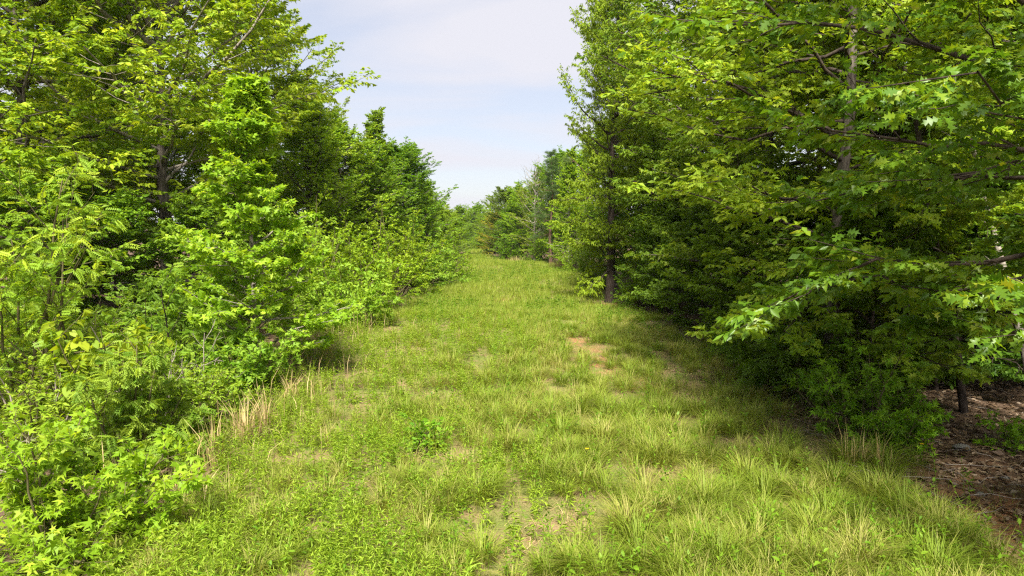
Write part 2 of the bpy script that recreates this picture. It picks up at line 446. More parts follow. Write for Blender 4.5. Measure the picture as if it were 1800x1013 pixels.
def branch_mesh(name, g, skip=0, lvl2=True, lvl3=False, s1=5):
    parts = []
    if skip < len(g['P1']): parts.append(tube(g['P1'][skip:], g['r1'][skip:], g['r1'][skip:] * .2 + .002, s1))
    if lvl2: parts.append(tube(g['P2'], .004 + .007 * g['L2'], np.full(len(g['L2']), .0035), 3))
    if lvl3: parts.append(tube(g['P3'], np.full(len(g['L3']), .0035), np.full(len(g['L3']), .002), 3))
    V, F = cat_vf(parts)
    return new_mesh(name, V, F, smooth=True)

def crown_mesh(name, tpl, lv):
    V, F, r = leaves_vf(tpl, *lv)
    return new_mesh(name, V, F, {'rnd': r})

def empty(name, loc, rz=0.0, sc=(1, 1, 1)):
    o = bpy.data.objects.new(name, None); COL.objects.link(o)
    o.location = loc; o.rotation_euler = (0, 0, rz); o.scale = sc
    o.empty_display_size = .2
    return o

LEAFMESH = {}
def unit_leaf(key, tpl, mat):
    if key not in LEAFMESH:
        me = new_mesh('leaf', tpl[0], tpl[1]); me.materials.append(mat); LEAFMESH[key] = me
    return LEAFMESH[key]

def place_unique(name, g, xy, tpl, key, mat, bark, label, cat, group=None, n_leaf=300, n_branch=8, trunk=True, lvl3=True, tint=None, bark2=None, bark3=None, low=None, n_near=0, thin=1):
    """a near plant: trunk, its main branches one by one, its 300 largest-showing leaves one by one, the rest as one crown"""
    x, y = xy; z = float(gz(x, y))
    root = empty(name, (x, y, z)); tag(root, label, cat, group)
    if trunk and 'tr' in g: link('trunk', trunk_mesh('trunk', g, 12), bark, root)
    if thin != 1: g['r1'] = g['r1'] * thin
    order = np.argsort(-g['L1'])
    for k in ('P1', 'r1', 'L1'): g[k] = g[k][order]
    nb = min(n_branch, len(g['P1']))
    for i in range(nb):
        V, F = tube(g['P1'][i:i + 1], g['r1'][i:i + 1], g['r1'][i:i + 1] * .2 + .002, 6)
        link('branch', new_mesh('branch', V, F, smooth=True), bark2 or bark, root)
    link('branchwork', branch_mesh('branchwork', g, nb, True, lvl3), bark3 or bark2 or bark, root, kind='stuff')
    lv = g['lv']
    if n_leaf:
        Pw = lv[0] + np.array([x, y, z])
        u, v, dd = project(Pw)
        view = nrmz(np.array([0, 0, CAMZ]) - Pw)
        face = np.abs((nrmz(lv[2]) * view).sum(-1))
        score = lv[3] / dd ** 1.6 * (.35 + face)
        score = np.where((u > 6) & (u < 1794) & (v > 6) & (v < 1008) & (Pw[:, 1] > .5), score, -1)
        pick = np.argsort(-score)[:n_leaf]; pick = pick[score[pick] > 0]
        rest = np.ones(len(score), bool); rest[pick] = False
        me = unit_leaf(key, tpl, mat)
        d, b, nn = leaf_frames(lv[0], lv[1], lv[2])
        rc = R(len(pick)); wb = rc.uniform(.6, 1.05, len(d)); wn_ = rc.uniform(-.6, 2.8, len(d))
        for i in pick:
            o = bpy.data.objects.new('leaf', me); COL.objects.link(o); o.parent = root
            s = lv[3][i]
            m = Matrix.Identity(4)
            for r_ in range(3):
                m[r_][0] = d[i][r_] * s; m[r_][1] = b[i][r_] * s * wb[i]; m[r_][2] = nn[i][r_] * s * wn_[i]; m[r_][3] = lv[0][i][r_]
            o.matrix_basis = m
            if tint is not None: o.color = (*tint, 1)
        lv = [a[rest] for a in lv]
    if low is not None and n_near:
        Pw = lv[0] + np.array([x, y, z]); u, v, dd = project(Pw)
        sc = np.where((u > -250) & (u < 2050) & (v > -200) & (v < 1100), 1 / dd, 0)
        near = np.zeros(len(dd), bool); near[np.argsort(-sc)[:n_near]] = True
        V1, F1, r1 = leaves_vf(tpl, *[a[near] for a in lv]); V2, F2, r2 = leaves_vf(low, *[a[~near] for a in lv])
        V, F = cat_vf([(V1, F1), (V2, F2)])
        me = new_mesh('crown', V, F, {'rnd': np.concatenate([r1, r2])})
    else:
        me = crown_mesh('crown', low or tpl, lv)
    link('crown', me, mat, root, kind='stuff', tint=tint)
    return root

PROTO = {}
def proto(key, g, tpl, mat, bark, trunk=True, lvl2=True):
    p = []
    if trunk and 'tr' in g:
        me = trunk_mesh('trunk', g); me.materials.append(bark); p.append(('trunk', me))
    me = branch_mesh('branchwork', g, 0, lvl2, False, 4); me.materials.append(bark); p.append(('branchwork', me))
    me = crown_mesh('crown', tpl, g['lv']); me.materials.append(mat); p.append(('crown', me))
    PROTO[key] = p

def place(key, name, px, dist, label, cat='tree', s=1.0, sz=None, rz=0.0, tint=None, group=None, xy=None):
    x, y = xy if xy is not None else at(px, dist)
    root = empty(name, (x, y, float(gz(x, y)) - .03), rz, (s, s, sz if sz else s))
    tag(root, label, cat, group)
    for pn, me in PROTO[key]:
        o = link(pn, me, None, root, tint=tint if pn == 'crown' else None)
        if pn != 'trunk': o['kind'] = 'stuff'
    return root

# ------------------------------------------------------------------ ground
def ground():
    def axis(fine0, fine1, step, lim, g=1.22):
        a = list(np.arange(fine0, fine1 + 1e-6, step))
        s = step; v = a[-1]
        while v < lim[1]: s *= g; v += s; a.append(v)
        s = step; v = a[0]; pre = []
        while v > lim[0]: s *= g; v -= s; pre.append(v)
        return np.array(pre[::-1] + a)
    X = axis(-12, 12, .34, (-1500, 1500)); Y = axis(3, 45, .36, (-400, 2500), 1.12)
    GX, GY = np.meshgrid(X, Y)
    x = GX.ravel(); y = GY.ravel()
    V = np.stack([x, y, gz(x, y)], -1)
    nx, ny = len(X), len(Y)
    i = np.arange(nx - 1)[None] + (np.arange(ny - 1) * nx)[:, None]
    F = np.stack([i, i + 1, i + nx + 1, i + nx], -1).reshape(-1, 4)
    e = np.minimum(x - xl(y), xr(y) - x) + (vnoise(x + 300, y + 300, 1.3, 9) - .5) * 1.6
    wood = np.clip(.5 - e / 1.6, 0, 1)
    dirt = np.exp(-(((x - 6.1) / 1.1) ** 2 + ((y - 7.6) / 1.2) ** 2)) + .25 * np.exp(-(((x - 6.6) / 1.3) ** 2 + ((y - 9.6) / 1.0) ** 2))
    for a, b, r1, r2 in ((2.3, 17.5, .55, 1.5), (1.9, 20.3, .45, 1.3), (2.9, 15.2, .45, .9), (4.7, 33.6, 1.3, .8), (-.6, 35, .8, .8)):
        dirt = dirt + .8 * np.exp(-(((x - a) / r1) ** 2 + ((y - b) / r2) ** 2))
    me = new_mesh('ground', V, F, {'wood': wood, 'dirt': dirt}, smooth=True)
    m, t, o = mat_nodes('ground soil thatch and litter')
    N = t.nodes.new; Lk = t.links.new
    tc = N('ShaderNodeTexCoord')
    def noise(sc, det=5, ro=.6):
        n = N('ShaderNodeTexNoise'); n.inputs['Scale'].default_value = sc; n.inputs['Detail'].default_value = det
        n.inputs['Roughness'].default_value = ro; Lk(tc.outputs['Object'], n.inputs['Vector']); return n.outputs[0]
    def ramp(f, stops):
        c = N('ShaderNodeValToRGB'); el = c.color_ramp.elements
        el[0].position, el[0].color = stops[0][0], (*stops[0][1], 1)
        el[1].position, el[1].color = stops[-1][0], (*stops[-1][1], 1)
        for p_, c_ in stops[1:-1]: el.new(p_).color = (*c_, 1)
        Lk(f, c.inputs[0]); return c.outputs[0]
    def mix(f, a, b):
        n = N('ShaderNodeMix'); n.data_type = 'RGBA'; Lk(f, n.inputs[0]); Lk(a, n.inputs[6]); Lk(b, n.inputs[7]); return n.outputs[2]
    def attr(nm):
        a = N('ShaderNodeAttribute'); a.attribute_name = nm; return a.outputs['Fac']
    nf = noise(38, 6, .7); nm_ = noise(1.6, 4)
    thatch = ramp(nf, [(.32, (.11, .075, .035)), (.5, (.21, .15, .075)), (.68, (.30, .225, .125))])
    green = ramp(nf, [(.3, (.07, .095, .02)), (.7, (.17, .19, .05))])
    mg = N('ShaderNodeMapRange'); mg.inputs[1].default_value = .40; mg.inputs[2].default_value = .60; Lk(nm_, mg.inputs[0])
    meadow = mix(mg.outputs[0], thatch, green)
    litter = ramp(noise(55, 5, .75), [(.30, (.045, .028, .018)), (.5, (.10, .066, .042)), (.66, (.19, .13, .09)), (.75, (.27, .20, .15))])
    soil = ramp(noise(22, 6, .7), [(.3, (.20, .085, .038)), (.6, (.34, .17, .085)), (.75, (.42, .25, .15))])
    c = mix(attr('wood'), meadow, litter)
    dm = N('ShaderNodeMath'); dm.operation = 'MULTIPLY'; Lk(attr('dirt'), dm.inputs[0])
    dn = N('ShaderNodeMapRange'); dn.inputs[1].default_value = .40; dn.inputs[2].default_value = .56; dn.inputs[4].default_value = 1.25; Lk(noise(2.6, 5), dn.inputs[0])
    Lk(dn.outputs[0], dm.inputs[1]); dm.use_clamp = True
    c = mix(dm.outputs[0], c, soil)
    pb = N('ShaderNodeBsdfPrincipled'); pb.inputs['Roughness'].default_value = .95; pb.inputs['Specular IOR Level'].default_value = .1
    Lk(c, pb.inputs['Base Color'])
    b = N('ShaderNodeBump'); b.inputs['Strength'].default_value = .7; b.inputs['Distance'].default_value = .03
    Lk(nf, b.inputs['Height']); Lk(b.outputs[0], pb.inputs['Normal']); Lk(pb.outputs[0], o.inputs[0])
    link('ground', me, m, kind='structure')
ground()

# ------------------------------------------------------------------ meadow grass, weeds, litter (uncountable cover)
PATCH = [(-1.1, 10.0, .75), (2.3, 17.5, .7), (1.9, 20.3, .6), (2.9, 15.2, .5), (2.1, 18.8, .55), (.3, 7.6, .55), (2.6, 9.1, .5), (-.6, 35, .9),
         (3.6, 13.5, .6), (1.4, 11.6, .4), (-1.9, 8.6, .4), (4.4, 16.0, .8), (4.9, 10.4, .7), (3.3, 8.0, .4), (4.6, 33.5, 1.4), (3.4, 22.5, .6), (.9, 14.4, .35)]
def cover(x, y):
    e = np.minimum((x - xl(y)) * 1.6 + .8, xr(y) - x)
    c = np.clip((e + .3 + (vnoise(x + 90, y + 90, .9, 21) - .5) * 2.2) / 1.4, 0, 1)
    for a, b, r_ in PATCH:
        r_ = r_ * 1.05; c = c * (1 - .96 * np.exp(-(((x - a) / r_) ** 2 + ((y - b) / (r_ * 1.2)) ** 2)))
    return c

def blades(x, y, az, L, lean, w, three=True):
    n = len(x)
    B = np.stack([x, y, gz(x, y) - .01], -1)
    d = np.stack([np.cos(az), np.sin(az), 0 * az], -1); s = np.stack([-np.sin(az), np.cos(az), 0 * az], -1)
    c_, s_ = np.sqrt(np.clip(1 - lean ** 2, .05, 1)), lean
    mid = B + UP * (L * .56 * np.sqrt(c_))[:, None] + d * (L * s_ * .30)[:, None]
    tip = B + UP * (L * c_ * .92)[:, None] + d * (L * s_)[:, None]
    sw = s * w[:, None]
    if three:
        V = np.stack([B, mid - sw, mid + sw, tip], 1)
        F = np.array([(0, 2, 1), (1, 2, 3)]); al = np.array([0, .55, .55, 1.0])
    else:
        V = np.stack([B - sw, B + sw, tip], 1); F = np.array([(0, 1, 2)]); al = np.array([0, 0, 1.0])
    k = V.shape[1]
    return V.reshape(-1, 3), (F[None] + (np.arange(n) * k)[:, None, None]).reshape(-1, 3), np.tile(al, n), k

def build_blades(name, sets, mat):
    Vs, Fs, As, Rs, o = [], [], [], [], 0
    for (args, rnd, three) in sets:
        V, F, al, k = blades(*args, three=three)
        Vs.append(V); Fs.append(F + o); As.append(al); Rs.append(np.repeat(rnd, k)); o += len(V)
    me = new_mesh(name, np.concatenate(Vs), np.concatenate(Fs), {'rnd': np.concatenate(Rs), 'along': np.concatenate(As)})
    return link(name, me, mat, kind='stuff')

def tussocks(rng, x, y, nb, L0, rad, wmul=1.0, lean0=.55):
    n = len(x); hue = rng.random(n)
    size = rng.uniform(.65, 1.25, n)
    i = np.repeat(np.arange(n), nb)
    a = rng.random(len(i)) * 2 * np.pi; r = rad * size[i] * rng.random(len(i)) ** .6
    wind = R(11).normal(0, 1)
    az = a + rng.normal(0, .5, len(i))
    L = L0 * size[i] * rng.uniform(.55, 1.15, len(i))
    lean = np.clip(np.abs(rng.normal(lean0, .22, len(i))), .05, .96)
    w = (.0032 + .0016 * rng.random(len(i))) * wmul
    rnd = np.clip(hue[i] * .52 + rng.random(len(i)) * .28 + (rng.random(len(i)) < .06) * .4, 0, .999)
    return (x[i] + r * np.cos(a), y[i] + r * np.sin(a), az, L, lean, w), rnd

def scatter(rng, n, x0, x1, y0, y1, f):
    """n trial points, kept with probability f(x, y); denser near the camera"""
    y = y0 * (y1 / y0) ** rng.random(n)
    x = rng.uniform(x0, x1, n)
    k = rng.random(n) < f(x, y)
    return x[k], y[k]

rg = R(77)
weedy = lambda x, y: np.clip(.5 - (x + .7 - .25 * np.clip(y - 8, 0, 10) * .12) / 2.2 + (vnoise(x + 40, y + 40, 1.6, 31) - .5) * 1.5, 0, 1)
sets = []
x, y = scatter(rg, 4300, -5.2, 6.2, 5.6, 32, lambda x, y: cover(x, y) * (1 - .55 * weedy(x, y)) * (.12 + .88 * (vnoise(x, y + 70, 1.0, 33) > .42)))
a_, r_ = tussocks(rg, x, y, 88, .40, .09, .85, .72); sets.append((a_, r_, True))
x, y = scatter(rg, 520, -2, 5.6, 6.2, 24, lambda x, y: cover(x, y) * (1 - .8 * weedy(x, y)))
a_, r_ = tussocks(rg, x, y, 220, .47, .13, .95, .74); sets.append((a_, r_ * .8, True))
x, y = scatter(rg, 45000, -5.4, 6.4, 5.6, 36, lambda x, y: np.clip(cover(x, y) * .9 + .08, 0, 1) * (xr(y) + .3 > x))
n = len(x)
sets.append(((x, y, rg.random(n) * 6.28, rg.uniform(.08, .24, n), np.clip(np.abs(rg.normal(.5, .3, n)), 0, .97), .003 + .0015 * rg.random(n)), rg.random(n), False))
x, y = scatter(rg, 16000, 3.0, 9.0, 5.6, 30, lambda x, y: np.clip(1 - (x - xr(y)) / 2.0, 0, 1) ** 1.5 * (x > xr(y) - .5) * (vnoise(x, y, .5, 61) > .45))
n = len(x)
sets.append(((x, y, rg.random(n) * 6.28, rg.uniform(.08, .26, n), np.clip(np.abs(rg.normal(.5, .3, n)), 0, .97), .003 + .0015 * rg.random(n)), rg.random(n) * .7, False))
# farther meadow: wider spaced clumps with broader blades, fine seed heads
x, y = scatter(rg, 26000, -8.5, 6.2, 26, 128, lambda x, y: cover(x, y) * (.45 + .55 * (vnoise(x + 9, y, 1.6, 35) > .3)))
a_, r_ = tussocks(rg, x, y, 13, .36, .22, 3.0, .5)
r_ = np.clip(.12 + .5 * r_, 0, .7)
sets.append((a_, r_, False))
build_blades('meadow_grass', sets, M['grass'])

# dry thatch: flattened straw-coloured blades between the tufts
x, y = scatter(rg, 70000, -4.5, 6.2, 5.6, 30, lambda x, y: np.where((x > xl(y)) & (x < xr(y) + .2), (.15 + .85 * (1 - cover(x, y))) * (1 - .7 * weedy(x, y)), 0))
n = len(x)
build_blades('dry_thatch', [((x, y, rg.random(n) * 6.28, rg.uniform(.08, .28, n), rg.uniform(.85, .995, n), .003 + .002 * rg.random(n)), rg.random(n) * .8, False)], M['straw'])

# broad-leaved weeds
def forb_mesh(name, x, y, h, rng, nl=15, ll=.085, tpl=LANCE, wob=.2):
    n = len(x); B = np.stack([x, y, gz(x, y)], -1)
    lean = rng.normal(0, wob, (n, 2))
    top = B + np.stack([lean[:, 0] * h, lean[:, 1] * h, h], -1)
    t = (np.arange(nl)[None] + rng.random((n, nl))) / nl
    t = .15 + .85 * t
    pos = (B[:, None] * (1 - t[..., None]) + top[:, None] * t[..., None]).reshape(-1, 3)
    az = (np.arange(nl)[None] * 2.4 + rng.random((n, 1)) * 6.28 + rng.normal(0, .3, (n, nl))).ravel()
    el = (.15 + .75 * t.ravel() ** 3 + rng.normal(0, .2, n * nl))
    d = np.stack([np.cos(az) * np.cos(el), np.sin(az) * np.cos(el), np.sin(el)], -1)
    nn = nrmz(UP - d * d[:, 2:3] + rng.normal(0, .2, d.shape))
    sz = ll * (1.15 - .5 * t.ravel()) * np.repeat(rng.uniform(.7, 1.3, n), nl) * rng.uniform(.8, 1.2, n * nl)
    hue = np.repeat(rng.random(n), nl) * .6 + rng.random(n * nl) * .3 + .1 * t.ravel()
    V, F, r1 = leaves_vf(tpl, pos, d, nn, sz, np.clip(hue, 0, .999))
    P = np.stack([B, top], 1)
    sv, sf = tube(P, np.full(n, .0035), np.full(n, .0018), 3)
    sf = np.concatenate([sf[:, [0, 1, 2]], sf[:, [0, 2, 3]]])
    V2, F2 = cat_vf([(V, F), (sv, sf)])
    return new_mesh(name, V2, F2, {'rnd': np.concatenate([r1, np.full(len(sv), .2)])})
leftw = lambda x, y: np.clip(weedy(x, y) * 1.1, 0, 1) * np.clip((x - xl(y) + 2.2) / .8, 0, 1) * (.25 + .75 * np.clip(cover(x, y) + (x < xl(y) + .6), 0, 1))
x, y = scatter(rg, 12000, -7.2, 3.2, 5.4, 26, lambda x, y: leftw(x, y) * (.2 + .8 * (vnoise(x + 3, y + 8, .75, 51) > .38)))
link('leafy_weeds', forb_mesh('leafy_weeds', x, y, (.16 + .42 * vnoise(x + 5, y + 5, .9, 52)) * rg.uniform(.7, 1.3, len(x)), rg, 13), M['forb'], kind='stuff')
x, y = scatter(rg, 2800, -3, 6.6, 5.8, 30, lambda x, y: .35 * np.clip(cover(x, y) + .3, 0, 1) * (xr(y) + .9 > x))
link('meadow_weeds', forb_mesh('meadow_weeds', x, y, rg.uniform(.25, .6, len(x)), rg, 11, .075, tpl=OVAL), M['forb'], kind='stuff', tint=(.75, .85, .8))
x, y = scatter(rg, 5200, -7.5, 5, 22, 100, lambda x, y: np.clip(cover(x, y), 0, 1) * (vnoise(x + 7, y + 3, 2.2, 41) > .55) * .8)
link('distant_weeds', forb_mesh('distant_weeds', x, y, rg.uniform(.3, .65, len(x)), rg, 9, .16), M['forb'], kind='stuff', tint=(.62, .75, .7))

# fallen leaves on the wood floor and spilling out along its edge
def litter():
    rng = R(5)
    n = 30000
    y = 5.5 * (45 / 5.5) ** rng.random(n); x = rng.uniform(3, 16, n)
    e = x - xr(y)
    k = rng.random(n) < np.clip((e + 1.5 + rng.normal(0, .6, n)) / 1.4, .03, 1) * np.where(x < y * .9 + 1, 1, .0)
    x, y = x[k], y[k]
    y2 = rng.uniform(9, 36, 4500); x2 = xl(y2) - .4 - 6 * rng.random(4500)
    x = np.concatenate([x, x2]); y = np.concatenate([y, y2]); n = len(x)
    pos = np.stack([x, y, gz(x, y) + .012 + .03 * rng.random(n)], -1)
    az = rng.random(n) * 6.28
    d = np.stack([np.cos(az), np.sin(az), rng.normal(0, .2, n)], -1)
    nn = nrmz(UP + rng.normal(0, .38, (n, 3)))
    V, F, r1 = leaves_vf(KITE, pos, nrmz(d), nn, rng.uniform(.07, .17, n), rng.random(n))
    link('leaf_litter', new_mesh('leaf_litter', V, F, {'rnd': r1}), M['litter'], kind='stuff')
    n = 420
    y = rng.uniform(6.5, 26, n); x = xr(y) + rng.uniform(-.6, 6, n)
    az = rng.random(n) * 6.28; L = rng.uniform(.2, 1.1, n)
    d = np.stack([np.cos(az), np.sin(az), rng.normal(.03, .06, n)], -1)
    P = poly(np.stack([x, y, gz(x, y) + .03], -1), d, L, 4, 0, .25, rng)
    V, F = tube(P, .004 + .006 * rng.random(n), np.full(n, .002), 4)
    link('fallen_twigs', new_mesh('fallen_twigs', V, F), M['twig'], kind='stuff')
litter()
# scattered dry stalks along the left edge
y = rg.uniform(7.5, 22, 420); x = xl(y) + rg.normal(-.2, .7, 420); n = len(x)
build_blades('dry_stalks', [((x, y, rg.random(n) * 6.28, rg.uniform(.4, 1.0, n), np.clip(np.abs(rg.normal(.3, .25, n)), 0, .9), .0035 + .002 * rg.random(n)), rg.random(n), True)], M['straw'])

# ------------------------------------------------------------------ tree kinds repeated along the treelines
dome = lambda u: (max(0, 1 - (2 * u - .75) ** 2 * .55)) * (1 if u < .9 else .8)
round_ = lambda u: math.sqrt(max(.03, 1 - (1.7 * u - .72) ** 2))
cone = lambda u: max(.13, 1 - u) ** .85
ovoid = lambda u: max(.12, math.sin(math.pi * min(1, (u * .80 + .17))) ** .7)

proto('oak', grow(1, 16, 2.4, 5.4, dome, 56, (10, 62), 12, 8, 12, .21, r0=.24, droop=.4), KITE, M['oak'], M['bark'])
proto('oak_b', grow(2, 15, 1.6, 4.8, round_, 56, (0, 60), 12, 8, 12, .21, r0=.2, lean=(.04, 0), droop=.4), KITE, M['oak'], M['bark'])
proto('maple', grow(3, 9, .6, 2.9, ovoid, 54, (15, 75), 9, 7, 11, .14, r0=.12, up1=.15, hpow=.9), KITE, M['maple'], M['bark'])
proto('maple_b', grow(4, 8, .35, 3.0, round_, 50, (5, 70), 9, 7, 11, .15, r0=.11, up1=.12), KITE, M['maple'], M['bark'])
proto('tulip', grow(5, 10, .7, 2.3, cone, 84, (10, 55), 7, 6, 11, .14, r0=.12, up1=.15, rr=.35), KITE, M['maple'], M['pale_bark'])
proto('willow_oak', grow(6, 18, 1.4, 4.6, ovoid, 84, (2, 64), 12, 8, 10, .22, r0=.40, droop=.5, up1=.02, spread=.7, trunk_wob=.1, rr=.25), NARROW, M['willow'], M['dark_bark'])
proto('pine', grow(7, 13, 3.2, 2.6, cone, 34, (0, 40), 7, 5, 4, .26, r0=.17, flat2=.5, rr=.25, droop=-.1), NEEDLE, M['pine'], M['pine_bark'])
proto('cedar', grow(8, 6, .2, 1.5, cone, 50, (10, 50), 6, 5, 8, .12, r0=.09, droop=-.2), LANCE, M['cedar'], M['dark_bark'])
proto('bush', shrub(9, 22, 2.6, 2.0, (10, 85), 8, 6, 9, .11, droop=.15), KITE, M['maple'], M['stem'])
proto('bush_b', shrub(10, 20, 2.2, 1.9, (8, 80), 8, 6, 8, .13, droop=.3), OVAL, M['star'], M['stem'])
proto('understory', grow(12, 4.2, .3, 2.0, ovoid, 32, (0, 45), 8, 6, 8, .16, r0=.04, droop=.4), KITE, M['dark'], M['dark_bark'])
proto('dead_top', (lambda g: (g.__setitem__('lv', [a[(g['lv'][0][:, 2] < 8.9)] for a in g['lv']]), g)[1])(
    grow(13, 10.5, 1.2, 3.0, round_, 40, (15, 62), 8, 6, 9, .14, r0=.16)), KITE, M['oak'], M['pale_bark'])

# ------------------------------------------------------------------ left side: near trees and shrubs
place_unique('oak_tree', grow(107, 17, 3.8, 6.2, dome, 62, (14, 66), 11, 8, 13, .22, r0=.25, up1=.05, droop=.5, trunk_wob=.05), at(290, 25), OAK_LOW, 'oak_low', M['oak'], M['bark'],
             'tall spreading oak with dark trunk and pale limbs behind the left sapling', 'tree', lvl3=False, low=KITE, n_leaf=300, n_branch=14, bark2=M['pale_bark'], tint=(1.5, 1.48, 1))
place('oak_b', 'oak_tree', 55, 23, 'leafy oak at the far left edge with sky showing through its top', s=1.05, rz=1.1, tint=(1.5, 1.48, 1))
place('oak', 'oak_tree', 180, 36, 'oak crown deep in the left wood, seen between the two big oaks', s=1.0, rz=2.2)
place('oak_b', 'oak_tree', 455, 38, 'oak behind the big spreading oak, its crown filling the right side', s=.95, rz=.3, tint=(1.25, 1.25, 1))
place('oak', 'oak_tree', -160, 30, 'oak mostly beyond the left edge of the view', s=.95, rz=4.0)
place('maple', 'maple_tree', 420, 29, 'low leafy maple at the foot of the big spreading oak', s=.85, rz=.7)
place('understory', 'understory_tree', 200, 22, 'dark understory tree left of the big oak trunk', s=1.0, rz=1, tint=(1.5, 1.5, 1))
place('understory', 'understory_tree', 345, 23, 'dark understory tree between the big oak trunk and the bright sapling', s=.95, rz=3, tint=(1.3, 1.3, 1))
place('understory', 'understory_tree', 40, 19, 'dark understory tree behind the sumac at the far left', s=1.1, rz=5, tint=(1.4, 1.4, 1))

place_unique('sweetgum_tree', grow(110, 6.3, .35, 1.8, (lambda u: max(.06, 1 - u) ** .7), 64, (12, 58), 7, 5, 6, .165, r0=.075, up1=.1, droop=.3, len2=.5, lmin3=.15, rr=.3), at(445, 15.2), STAR, 'star', M['star'], M['pale_bark'],
             'bright young sweetgum with slender pale trunk and pointed top on the left edge', 'tree', tint=(1.38, 1.25, 1.1), n_branch=10, low=STAR_LOW)
place_unique('sweetgum_shrub', shrub(111, 18, 1.5, 1.35, (10, 85), 7, 5, 6, .13, droop=.25), (-4.75, 7.0), STAR, 'star', M['star'], M['stem'],
             'bright yellow-green star-leaved shrub in the bottom left corner', 'shrub', tint=(1.4, 1.22, 1), n_branch=10, low=STAR_LOW, n_near=1200)
place_unique('sumac_shrub', shrub(112, 12, 1.9, 1.25, (20, 85), 6, 4, 8, .165, droop=.35, lmin3=.12), (-5.5, 9.6), PINN, 'pinn', M['pinnate'], M['stem'],
             'sumac shrub with feathery leaves behind the bottom left star-leaved shrub', 'shrub', n_branch=8)
place_unique('sumac_tree', shrub(113, 12, 4.0, 2.2, (30, 88), 8, 5, 5, .20, droop=.35, lmin3=.15), (-8.3, 11.3), PINN, 'pinn', M['pinnate'], M['stem'],
             'tall sumac with feathery leaves at the left edge below the oak', 'tree', n_branch=8, tint=(1.35, 1.25, 1))
place_unique('walnut_sapling', shrub(114, 9, 3.0, 1.5, (35, 85), 8, 4, 8, .175, droop=.4, lmin3=.15), at(300, 14.3), PINN, 'pinn', M['pinnate'], M['dark_bark'],
             'feathery-leaved sapling with dark crooked stem, left of the bright sweetgum', 'tree', n_branch=6, tint=(1.1, 1.1, 1))
place_unique('climbing_vine', shrub(115, 7, 3.1, 1.1, (55, 88), 5, 4, 4, .17, droop=.7, lmin3=.15), at(160, 11.0), HEART, 'heart', M['vine'], M['stem'],
             'vine with yellow-green heart-shaped leaves hanging over the left thicket', 'vine', n_branch=6, n_leaf=220)
place_unique('bramble_thicket', shrub(116, 26, 1.9, 1.6, (10, 80), 8, 5, 6, .095, droop=.1), at(230, 12.0), KITE, 'kite', M['forb'], M['twig'],
             'twiggy small-leaved thicket below the feathery sapling on the left', 'thicket', n_branch=8, n_leaf=0, bark3=M['stem'])
place_unique('bramble_thicket', shrub(117, 24, 1.7, 1.5, (10, 80), 8, 5, 6, .095, droop=.1), at(60, 10.6), KITE, 'kite', M['forb'], M['twig'],
             'tangled thicket with pale bare twigs at the left edge', 'thicket', n_branch=10, n_leaf=0, bark3=M['stem'])
place_unique('sweetgum_shrub', shrub(118, 12, 1.5, 1.2, (20, 80), 6, 5, 6, .13, droop=.25), at(420, 13.6), STAR_LOW, 'star_low', M['star'], M['stem'],
             'low star-leaved shrub at the foot of the bright young sweetgum', 'shrub', n_leaf=200, n_branch=6, tint=(.95, 1, 1))
place_unique('bramble_thicket', shrub(119, 22, 1.2, 1.3, (10, 80), 8, 5, 6, .09, droop=.1), at(330, 11.6), KITE, 'kite', M['forb'], M['twig'],
             'low twiggy thicket behind the straw clumps on the left', 'thicket', n_branch=8, n_leaf=0, bark3=M['stem'])
def bare(seed, px, dist, H, label):
    g = shrub(seed, 9, H, .9, (25, 85), 6, 3, 1, .1)
    x, y = at(px, dist); root = empty('dead_bush', (x, y, float(gz(x, y)))); tag(root, label, 'dead bush')
    for i in range(9):
        V, F = tube(g['P1'][i:i + 1], g['r1'][i:i + 1] * .9, g['r1'][i:i + 1] * .2 + .002, 5)
        link('stem', new_mesh('stem', V, F, smooth=True), M['twig'], root)
    link('twigwork', branch_mesh('twigwork', g, 99, True, True), M['twig'], root, kind='stuff')
bare(120, 62, 9.6, 2.0, 'leafless bush of pale grey stems at the left edge')
bare(121, 255, 11.0, 1.7, 'leafless grey bush in the left thicket near the straw clumps')
bare(122, 330, 12.4, 1.6, 'leafless twiggy bush below the bright young sweetgum, left of it')

# shrubs and treeline down the left side of the corridor
L = 'left treeline'
place('bush_b', 'broadleaf_shrub', 590, 22.5, 'bright star-leaved bush right of the young sweetgum', 'shrub', 1.1, 1.35, .4, (1.05, 1.05, 1))
place('bush', 'broadleaf_shrub', 560, 26, 'rounded bush behind the star-leaved bush, under the left oak', 'shrub', 1.2, 1.5, 2.0, (1.2, 1.15, 1))
place('bush', 'broadleaf_shrub', 645, 29, 'mounded light green bush beside the meadow, in front of the left treeline', 'shrub', 1.3, 1.45, 1.0, (1.35, 1.25, 1.1))
place('bush', 'broadleaf_shrub', 700, 35, 'mounded bush overhanging the meadow, second before the left treeline', 'shrub', 1.4, 1.5, 4.0, (1.3, 1.2, 1.1))
place('bush_b', 'broadleaf_shrub', 748, 41, 'rounded bush overhanging the meadow, third before the left treeline', 'shrub', 1.35, 1.4, 2.6, (.95, .95, 1))
place('bush', 'broadleaf_shrub', 783, 48, 'small mounded bush at the narrow part of the meadow on the left', 'shrub', 1.1, 1.2, .2, (1.3, 1.2, 1.1))
place('maple_b', 'maple_tree', 540, 33, 'light green tree just right of the left oak crown', s=1.0, rz=.8, tint=(1.25, 1.2, 1))
place('maple_b', 'maple_tree', 600, 38, 'rounded light green tree left of the spire-topped tree', s=1.0, sz=1.02, rz=2.8, tint=(1.3, 1.2, 1.15))
place('tulip', 'tulip_tree', 585, 43, 'narrow pointed tree rising behind the rounded light green tree', s=.95, sz=.98, rz=1, tint=(1.1, 1.1, 1))
